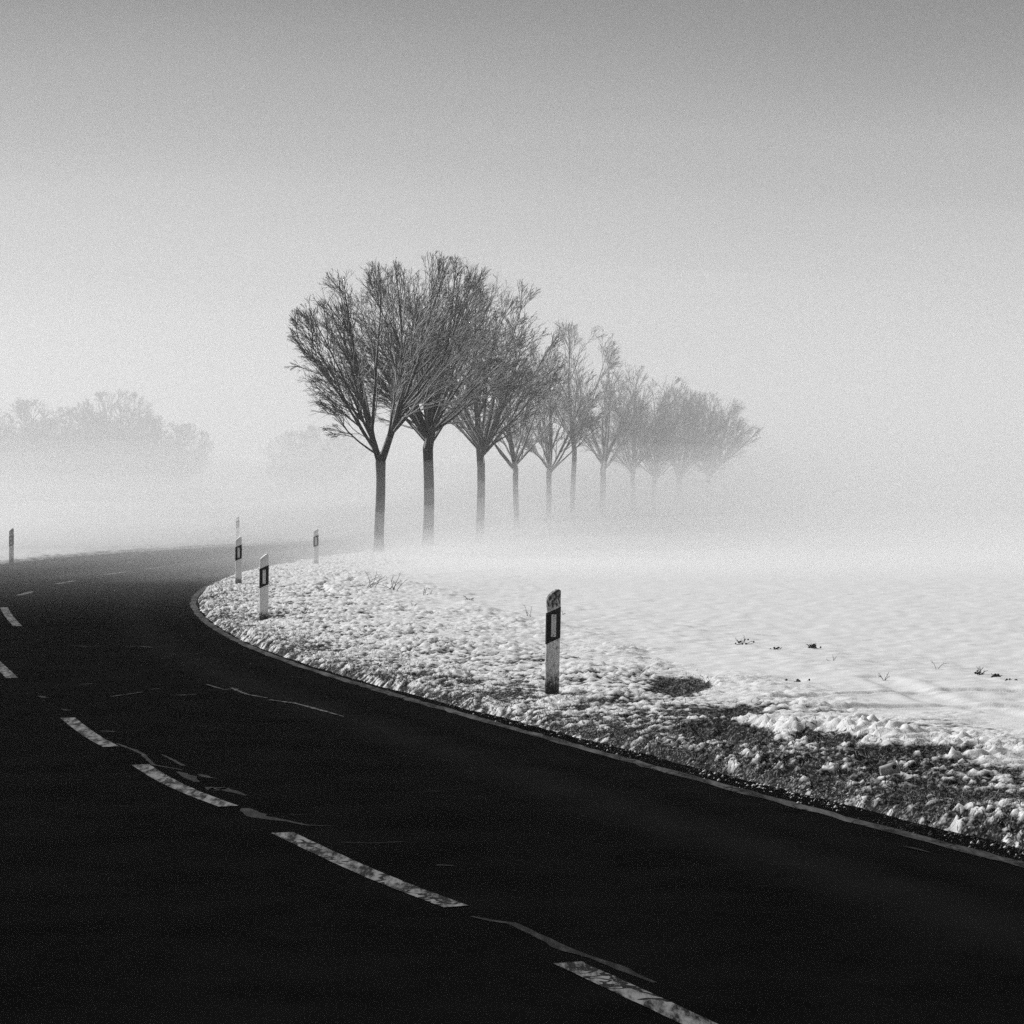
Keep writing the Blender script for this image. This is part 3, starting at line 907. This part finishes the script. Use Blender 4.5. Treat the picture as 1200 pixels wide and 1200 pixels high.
# ------------------------------------------------------------------ delineator posts
XS = [(-.066, .016), (-.060, .004), (-.050, 0), (-.0175, 0), (.0175, 0), (.050, 0), (.060, .004), (.066, .016), (.060, .045), (.045, .075), (.022, .094), (0, .1),
      (-.022, .094), (-.045, .075), (-.060, .045)]
def top_z(x):
    t = (x + .066) / .132
    return .955 + .085 * (1 - (1 - t) ** 1.7) - .012 * max(0, t - .85) / .15
def band_z(x, hi):
    t = (x + .066) / .132
    return (.815 if hi else .530) + .062 * t
def ring(off, zf):
    c = Vector((0, .045, 0)); out = []
    for (x, y) in XS:
        v = Vector((x, y, 0)); d = (v - c).normalized()
        out.append((x + d.x * off, y + d.y * off, zf(x)))
    return out
def ring_mesh(name, rings, mat, cap_top=True, cap_bot=False, smooth=False):
    V = []; F = []
    k = len(XS)
    for rg in rings: V += rg
    for a in range(len(rings) - 1):
        for i in range(k):
            j = (i + 1) % k
            F.append((a * k + i, a * k + j, (a + 1) * k + j, (a + 1) * k + i))
    if cap_top: F.append(tuple((len(rings) - 1) * k + i for i in range(k)))
    if cap_bot: F.append(tuple(reversed(range(k))))
    me = bpy.data.meshes.new(name); me.from_pydata(V, [], F); me.materials.append(mat)
    for p in me.polygons: p.use_smooth = len(p.vertices) == 4
    me.set_sharp_from_angle(angle=R(40))
    me.update()
    return me
def box_mesh(name, x0, x1, y0, y1, z0, z1, mat, bev=.002):
    V = []
    for (y, b) in ((y1, 0), (y0 + bev, 0), (y0, bev)):
        V += [(x0 + b, y, z0 + b), (x1 - b, y, z0 + b), (x1 - b, y, z1 - b), (x0 + b, y, z1 - b)]
    F = []
    for a in (0, 4):
        for i in range(4):
            j = (i + 1) % 4
            F.append((a + i, a + j, a + 4 + j, a + 4 + i))
    F.append((8, 9, 10, 11)); F.append((3, 2, 1, 0))
    me = bpy.data.meshes.new(name); me.from_pydata(V, [], F); me.materials.append(mat); me.update()
    return me
def disc_mesh(name, cx, cz, rad, y0, y1, mat):
    V = []; F = []; k = 16
    for (y, rr) in ((y1, rad), (y0 + .001, rad), (y0, rad * .88)):
        for i in range(k):
            a = 2 * math.pi * i / k; V.append((cx + rr * math.cos(a), y, cz + rr * math.sin(a)))
    for a in (0, k):
        for i in range(k):
            j = (i + 1) % k; F.append((a + i, a + j, a + k + j, a + k + i))
    F.append(tuple(range(2 * k, 3 * k)))
    me = bpy.data.meshes.new(name); me.from_pydata(V, [], F); me.materials.append(mat); me.update()
    return me

def body_rings():
    zs = [-.25, 0, .2, .4, .6, .8, .93]
    rg = [ring(0, lambda x, z=z: z) for z in zs]
    rg.append(ring(0, lambda x: top_z(x) - .012))
    rg.append(ring(-.004, lambda x: top_z(x) - .003))
    rg.append(ring(-.012, lambda x: top_z(x)))
    return rg
def post_meshes(dirty):
    d = {}
    d['post_body'] = ring_mesh("post_body", body_rings(), M_POST_DIRTY if dirty else M_POST)
    d['black_band'] = ring_mesh("black_band", [ring(.0005, lambda x: band_z(x, 0)), ring(.003, lambda x: band_z(x, 0) + .001), ring(.003, lambda x: band_z(x, 1) - .001), ring(.0005, lambda x: band_z(x, 1))], M_BLACK, False)
    return d
refl = box_mesh("reflector", -.0245, .0215, -.008, .0, .60, .805, M_REFL)
scr = [disc_mesh("screw", -.0015, z, .0055, -.0095, -.007, M_BLACK) for z in (.615, .79)]
rnd = [disc_mesh("reflector", 0, z, .028, -.008, .0, M_REFL) for z in (.645, .76)]
PM_D = post_meshes(True); PM = post_meshes(False)
snow_cap = ring_mesh("snow_cap", [ring(.001, lambda x: top_z(x) - .004), ring(.003, lambda x: top_z(x) + .008), ring(-.006, lambda x: top_z(x) + .018), ring(-.025, lambda x: top_z(x) + .022)], M_SNOW)

posts = [
 # x, y pixel of foot, tilt (deg, + = to the right), yaw, dirty, round reflectors, snow, height scale, label
 (647, 817, 1.2, 14, True, False, False, 1.0, "nearest delineator post, mud speckled white with black band, right of the road"),
 (309, 727, .6, 14, False, False, False, 1.0, "clean white delineator post on the bend, front one of the close pair"),
 (279.5, 685, .2, 14, False, False, False, 1.0, "white delineator post just behind and left of the front one on the bend"),
 (370.5, 662, -.3, 10, False, False, False, .97, "fog veiled white delineator post between the close pair and the first tree"),
 (13, 660, 0, -8, True, True, False, 1.06, "greyish delineator post alone at the left picture edge, on the outer verge"),
 (278.5, 640, 0, -10, False, True, False, 1.02, "faintest delineator post in the fog behind the close pair, across the road"),
]
for (xp, yp, tilt, yaw, dirty, rd, sn, hs, lab) in posts:
    x, y = px(xp, yp)
    for _ in range(4):
        x, y = pv(xp, yp, float(ground_z(x, y)[0][0]) - .02)
    if yp == 640: x, y = (278.5 - 600) / F_PX * 107, 107
    z = float(ground_z(x, y)[0][0])
    zg = (yp - HORIZON) / F_PX * y
    root = empty("delineator_post", (x, y, z - .07))
    root.rotation_euler = (0, R(tilt), R(yaw))
    root.scale = (1.02, 1.02, hs)
    pm = PM_D if dirty else PM
    link("post_body", pm['post_body'], root)
    bd = link("black_band", pm['black_band'], root)
    if rd:
        for m in rnd: link("reflector", m, bd)
    else:
        link("reflector", refl, bd)
        for m in scr: link("screw", m, bd)
    if sn: link("snow_cap", snow_cap, root)
    tag(root, lab, "delineator post", "delineator posts along the road")

# ------------------------------------------------------------------ dead weeds in the snow
def weed(xp, yp, h, n, spread, label, seed, thick=.0022, bend=.25, kinds=0):
    r = np.random.default_rng(seed)
    x, y = pv(xp, yp)
    z = float(ground_z(x, y)[0][0])
    root = empty("dead_weed", (x, y, z - .01))
    a = r.uniform(0, 6.28, n)
    p0 = np.c_[r.normal(0, spread * .2, n), r.normal(0, spread * .2, n), np.zeros(n)]
    d = np.c_[np.cos(a) * spread, np.sin(a) * spread * .6, np.full(n, h)]
    P_, R_ = grow(p0, d, h * r.uniform(.6, 1.15, n), 6, np.full(n, thick * 1.5), np.full(n, thick * .7), bend, np.full(n, -.06), r)
    for q in range(n):
        link("stalk", mesh_np("stalk", *tubes(P_[q:q + 1], R_[q:q + 1], 4), M_DEAD), root)
    C_, Q_ = children(P_, R_, 3, .3, .95, .4, 1.1, .35, 3, .8, thick * .45, .3, 0, r, (np.array([0, 0, 0.]), (9, 9, 9)))
    tag(link("side_shoot", mesh_np("side_shoot", *tubes(C_, Q_, 3), M_DEAD), root), kind="stuff")
    if kinds:
        k = kinds
        c = np.c_[r.normal(0, spread * .45, k), r.normal(0, spread * .3, k), r.uniform(0, h * .6, k)]
        parts = []
        for q in c:
            m = 4
            ps = np.array([[q + [0, 0, -.012], q, q + [.002, 0, .012]]]); parts.append(tubes(ps, np.array([[.003, r.uniform(.010, .022), .003]]), 5))
        for q in parts: link("dry_leaf", mesh_np("dry_leaf", *q, M_CLOD), root)
    tag(root, label, "weed", "dead weeds poking through the snow")
weed(1035, 801, .13, 5, .09, "dead branching weed standing alone on the smooth snow shoulder", 1, .0022, .22)
weed(1148, 795, .12, 4, .05, "short upright dead stalk left of the dark clod near the right edge", 2, .003, .12, 6)
weed(1167, 798, .06, 12, .07, "dark low weed clump near the right picture edge", 3, .003, .3, 16)
weed(1186, 802, .04, 8, .12, "flat trailing weed at the right picture edge", 4, .003, .35, 6)
weed(952, 761, .09, 12, .07, "compact dark weed tuft on the field edge", 5, .003, .3, 16)
weed(871, 755, .13, 12, .13, "loose pale weed tuft left of the compact dark one", 6, .0025, .3, 8)
weed(911, 762, .06, 9, .12, "low weed patch between the loose tuft and the compact tuft", 7, .003, .3, 8)
weed(1100, 786, .18, 2, .12, "single long bent grass stalk on the field", 8, .0018, .12)
weed(975, 779, .10, 3, .10, "thin broken stalk lying on the snow bank", 9, .0018, .25)
weed(933, 802, .06, 14, .18, "dark grass clump at the top of the rough verge", 10, .003, .35, 14)
weed(460, 697, .34, 6, .24, "frosted dead weed near the tyre tracks, leaning", 11, .004, .2)
weed(499, 700, .24, 4, .2, "bent dead weed right of the leaning frosted one", 12, .004, .25)
weed(432, 693, .40, 6, .3, "tall pale dead weed beside the curved tyre mark", 13, .0035, .15)
weed(548, 704, .16, 4, .2, "low dead weed at the right end of the churned snow", 14, .004, .3)
weed(478, 714, .14, 6, .3, "sprawling dead weed in front of the churned snow", 15, .004, .4)
weed(620, 725, .18, 4, .12, "thin weed left of the nearest delineator post", 16, .0025, .25)
weed(661, 722, .12, 3, .06, "small twig sticking up right beside the nearest delineator post", 17, .003, .25)
weed(1172, 968, .10, 6, .16, "star shaped frosted grass tuft at the lower right of the verge", 18, .003, .15)

# ------------------------------------------------------------------ discarded paper cup
cx_, cy_ = pv(1042, 911)
cz = float(ground_z(cx_, cy_)[0][0]) + .045
cup = empty("paper_cup", (cx_, cy_, cz), 0)
cup.rotation_euler = (R(8), R(76), R(10))
def lathe(name, prof, mat, k=24):
    V = []; F = []
    for (rr, z) in prof:
        for i in range(k):
            a = 2 * math.pi * i / k; V.append((rr * math.cos(a), rr * math.sin(a), z))
    for a in range(len(prof) - 1):
        for i in range(k):
            j = (i + 1) % k; F.append((a * k + i, a * k + j, (a + 1) * k + j, (a + 1) * k + i))
    me = bpy.data.meshes.new(name); me.from_pydata(V, [], F); me.materials.append(mat)
    for p in me.polygons: p.use_smooth = True
    me.update(); return me
link("cup_wall", lathe("cup_wall", [(.001, -.052), (.026, -.052), (.027, -.060), (.030, -.055), (.034, 0), (.039, .058), (.0375, .058), (.033, 0), (.029, -.05), (.001, -.05)], M_CUP), cup)
link("rim", lathe("rim", [(.0385, .055), (.042, .056), (.043, .06), (.042, .064), (.038, .063), (.0375, .058)], M_REFL), cup)
# dark printed round mark on the side facing the road
V = [(-.0372, 0, .032)]; 
k = 14
for i in range(k):
    a = 2 * math.pi * i / k; yy = .014 * math.cos(a); zz = .032 + .014 * math.sin(a)
    V.append((0, yy, zz))
def on_cup(y, z):
    rr = .034 + (.039 - .034) * z / .058 + .0008
    return (math.sqrt(rr * rr - y * y), y, z)
V = [on_cup(0, .032)] + [on_cup(.014 * math.cos(2 * math.pi * i / k), .032 + .014 * math.sin(2 * math.pi * i / k)) for i in range(k)]
F = [(0, i + 1, (i + 1) % k + 1) for i in range(k)]
me = bpy.data.meshes.new("printed_mark"); me.from_pydata(V, [], F); me.materials.append(M_BLACK)
mk = link("printed_mark", me, cup); mk.rotation_euler = (0, 0, R(-108))
tag(cup, "discarded pale paper cup lying in the snowy grass near the right", "cup")

# ------------------------------------------------------------------ haze: the air, one object of nested closed shells, each of even density
def vol_mat(name, dens, aniso=.18):
    m = bpy.data.materials.new(name); m.use_nodes = True
    nt = m.node_tree; nt.nodes.clear()
    v = nt.nodes.new("ShaderNodeVolumePrincipled"); o = nt.nodes.new("ShaderNodeOutputMaterial")
    v.inputs["Color"].default_value = g(.995)
    v.inputs["Density"].default_value = dens
    v.inputs["Anisotropy"].default_value = aniso
    nt.links.new(v.outputs[0], o.inputs["Volume"])
    return m
def shell_box(x0, x1, y0, y1, z0, z1):
    V = [(x, y, z) for z in (z0, z1) for y in (y0, y1) for x in (x0, x1)]
    F = [(0, 2, 3, 1), (4, 5, 7, 6), (0, 1, 5, 4), (2, 6, 7, 3), (0, 4, 6, 2), (1, 3, 7, 5)]
    return np.array(V, float), np.array(F)
def shell_mound(x0, x1, y0, y1, zb, top, ramp, seed, wav=.18, n=44):
    """closed fog bank: a top that swells up from its rim, and a flat underside"""
    def warp(t): return t
    tx = np.linspace(0, 1, n); ty = np.linspace(0, 1, n) ** 1.6
    gx, gy = np.meshgrid(x0 + (x1 - x0) * tx, y0 + (y1 - y0) * ty)
    ex = np.minimum(gx - x0, x1 - gx) / ramp; ey = np.minimum(gy - y0, y1 - gy) / ramp
    h = sstep(0, 1, np.minimum(ex, ey))
    h = h * (1 + wav * (fbm(gx / 22 + seed, gy / 30, 3, seed) - .5) * 2)
    z = -.12 + (top + .12) * h
    Vt = np.c_[gx.ravel(), gy.ravel(), z.ravel()]
    Vb = np.c_[gx.ravel(), gy.ravel(), np.full(gx.size, zb)]
    Ft = grid_faces(n, n); Fb = grid_faces(n, n)[:, ::-1] + n * n
    idx = np.arange(n * n).reshape(n, n)
    rim = np.r_[idx[0, :-1], idx[:-1, -1], idx[-1, :0:-1], idx[:0:-1, 0]]
    nx = np.roll(rim, -1)
    Fs = np.stack([rim, rim + n * n, nx + n * n, nx], 1)
    return np.concatenate([Vt, Vb]), np.concatenate([Ft, Fb, Fs])
# (x0, x1, y0, y1, bottom, top, rim ramp, seed, density, label)
banks = [
 (-900, 900, 90, 1200, -1.30, 27, 14, 1, .0073, "tall fog bank standing behind the near trees"),
 (-700, 700, 50, 1050, -1.28, 12, 16, 9, .0006, "faint high fog beginning past the second pair of posts"),
 (-650, 640, 170, 1020, -1.26, 8, 25, 10, .003, "deep fog layer hiding the foot of the distant trees"),
 (-600, 600, 125, 980, -1.24, 5.6, 22, 11, .005, "fog layer at trunk height far across the fields"),
 (-500, 500, 40, 900, -1.22, 3.1, 42, 2, .006, "low fog layer over the far road and field"),
 (-300, 300, 30, 700, -1.20, 1.6, 52, 3, .0065, "thin fog skin lying close to the ground"),
 (-18, 240, 100, 560, -1.18, 4.6, 22, 6, .006, "fog drifting round the far tree trunks"),
 (-15, 230, 88, 540, -1.16, 3.7, 20, 12, .007, "fog drifting below the forks of the tree row"),
 (-18, 220, 66, 520, -1.14, 2.6, 20, 13, .009, "chest deep fog along the tree row"),
 (-16, 210, 58, 500, -1.12, 2.1, 18, 14, .006, "waist deep fog along the tree row"),
 (-14, 200, 54, 480, -1.10, 1.3, 18, 4, .020, "dense white ground fog round the trunks of the tree row"),
 (-12, 190, 52, 460, -1.08, .9, 16, 5, .036, "knee deep ground fog at the tree row"),
 (-10, 180, 50, 440, -1.06, .5, 16, 15, .065, "thickest lowest ground fog at the feet of the tree row"),
]
shells = [(shell_box(-1300, 1300, -1000, 1300, -1.4, 38), .0003, "thin pale winter haze filling all the air")]
for b in banks:
    shells.append((shell_mound(b[0], b[1], b[2], b[3], b[4], b[5], b[6], b[7], .10), b[8], b[9]))
for k, ((V_, F_), dn, lab) in enumerate(shells):
    hz = link("haze", mesh_np("haze", V_, F_, vol_mat("fog_air" if k == 0 else "ground_fog", dn)))
    tag(hz, kind='stuff')
    hz['label'] = lab
    hz['category'] = "fog"
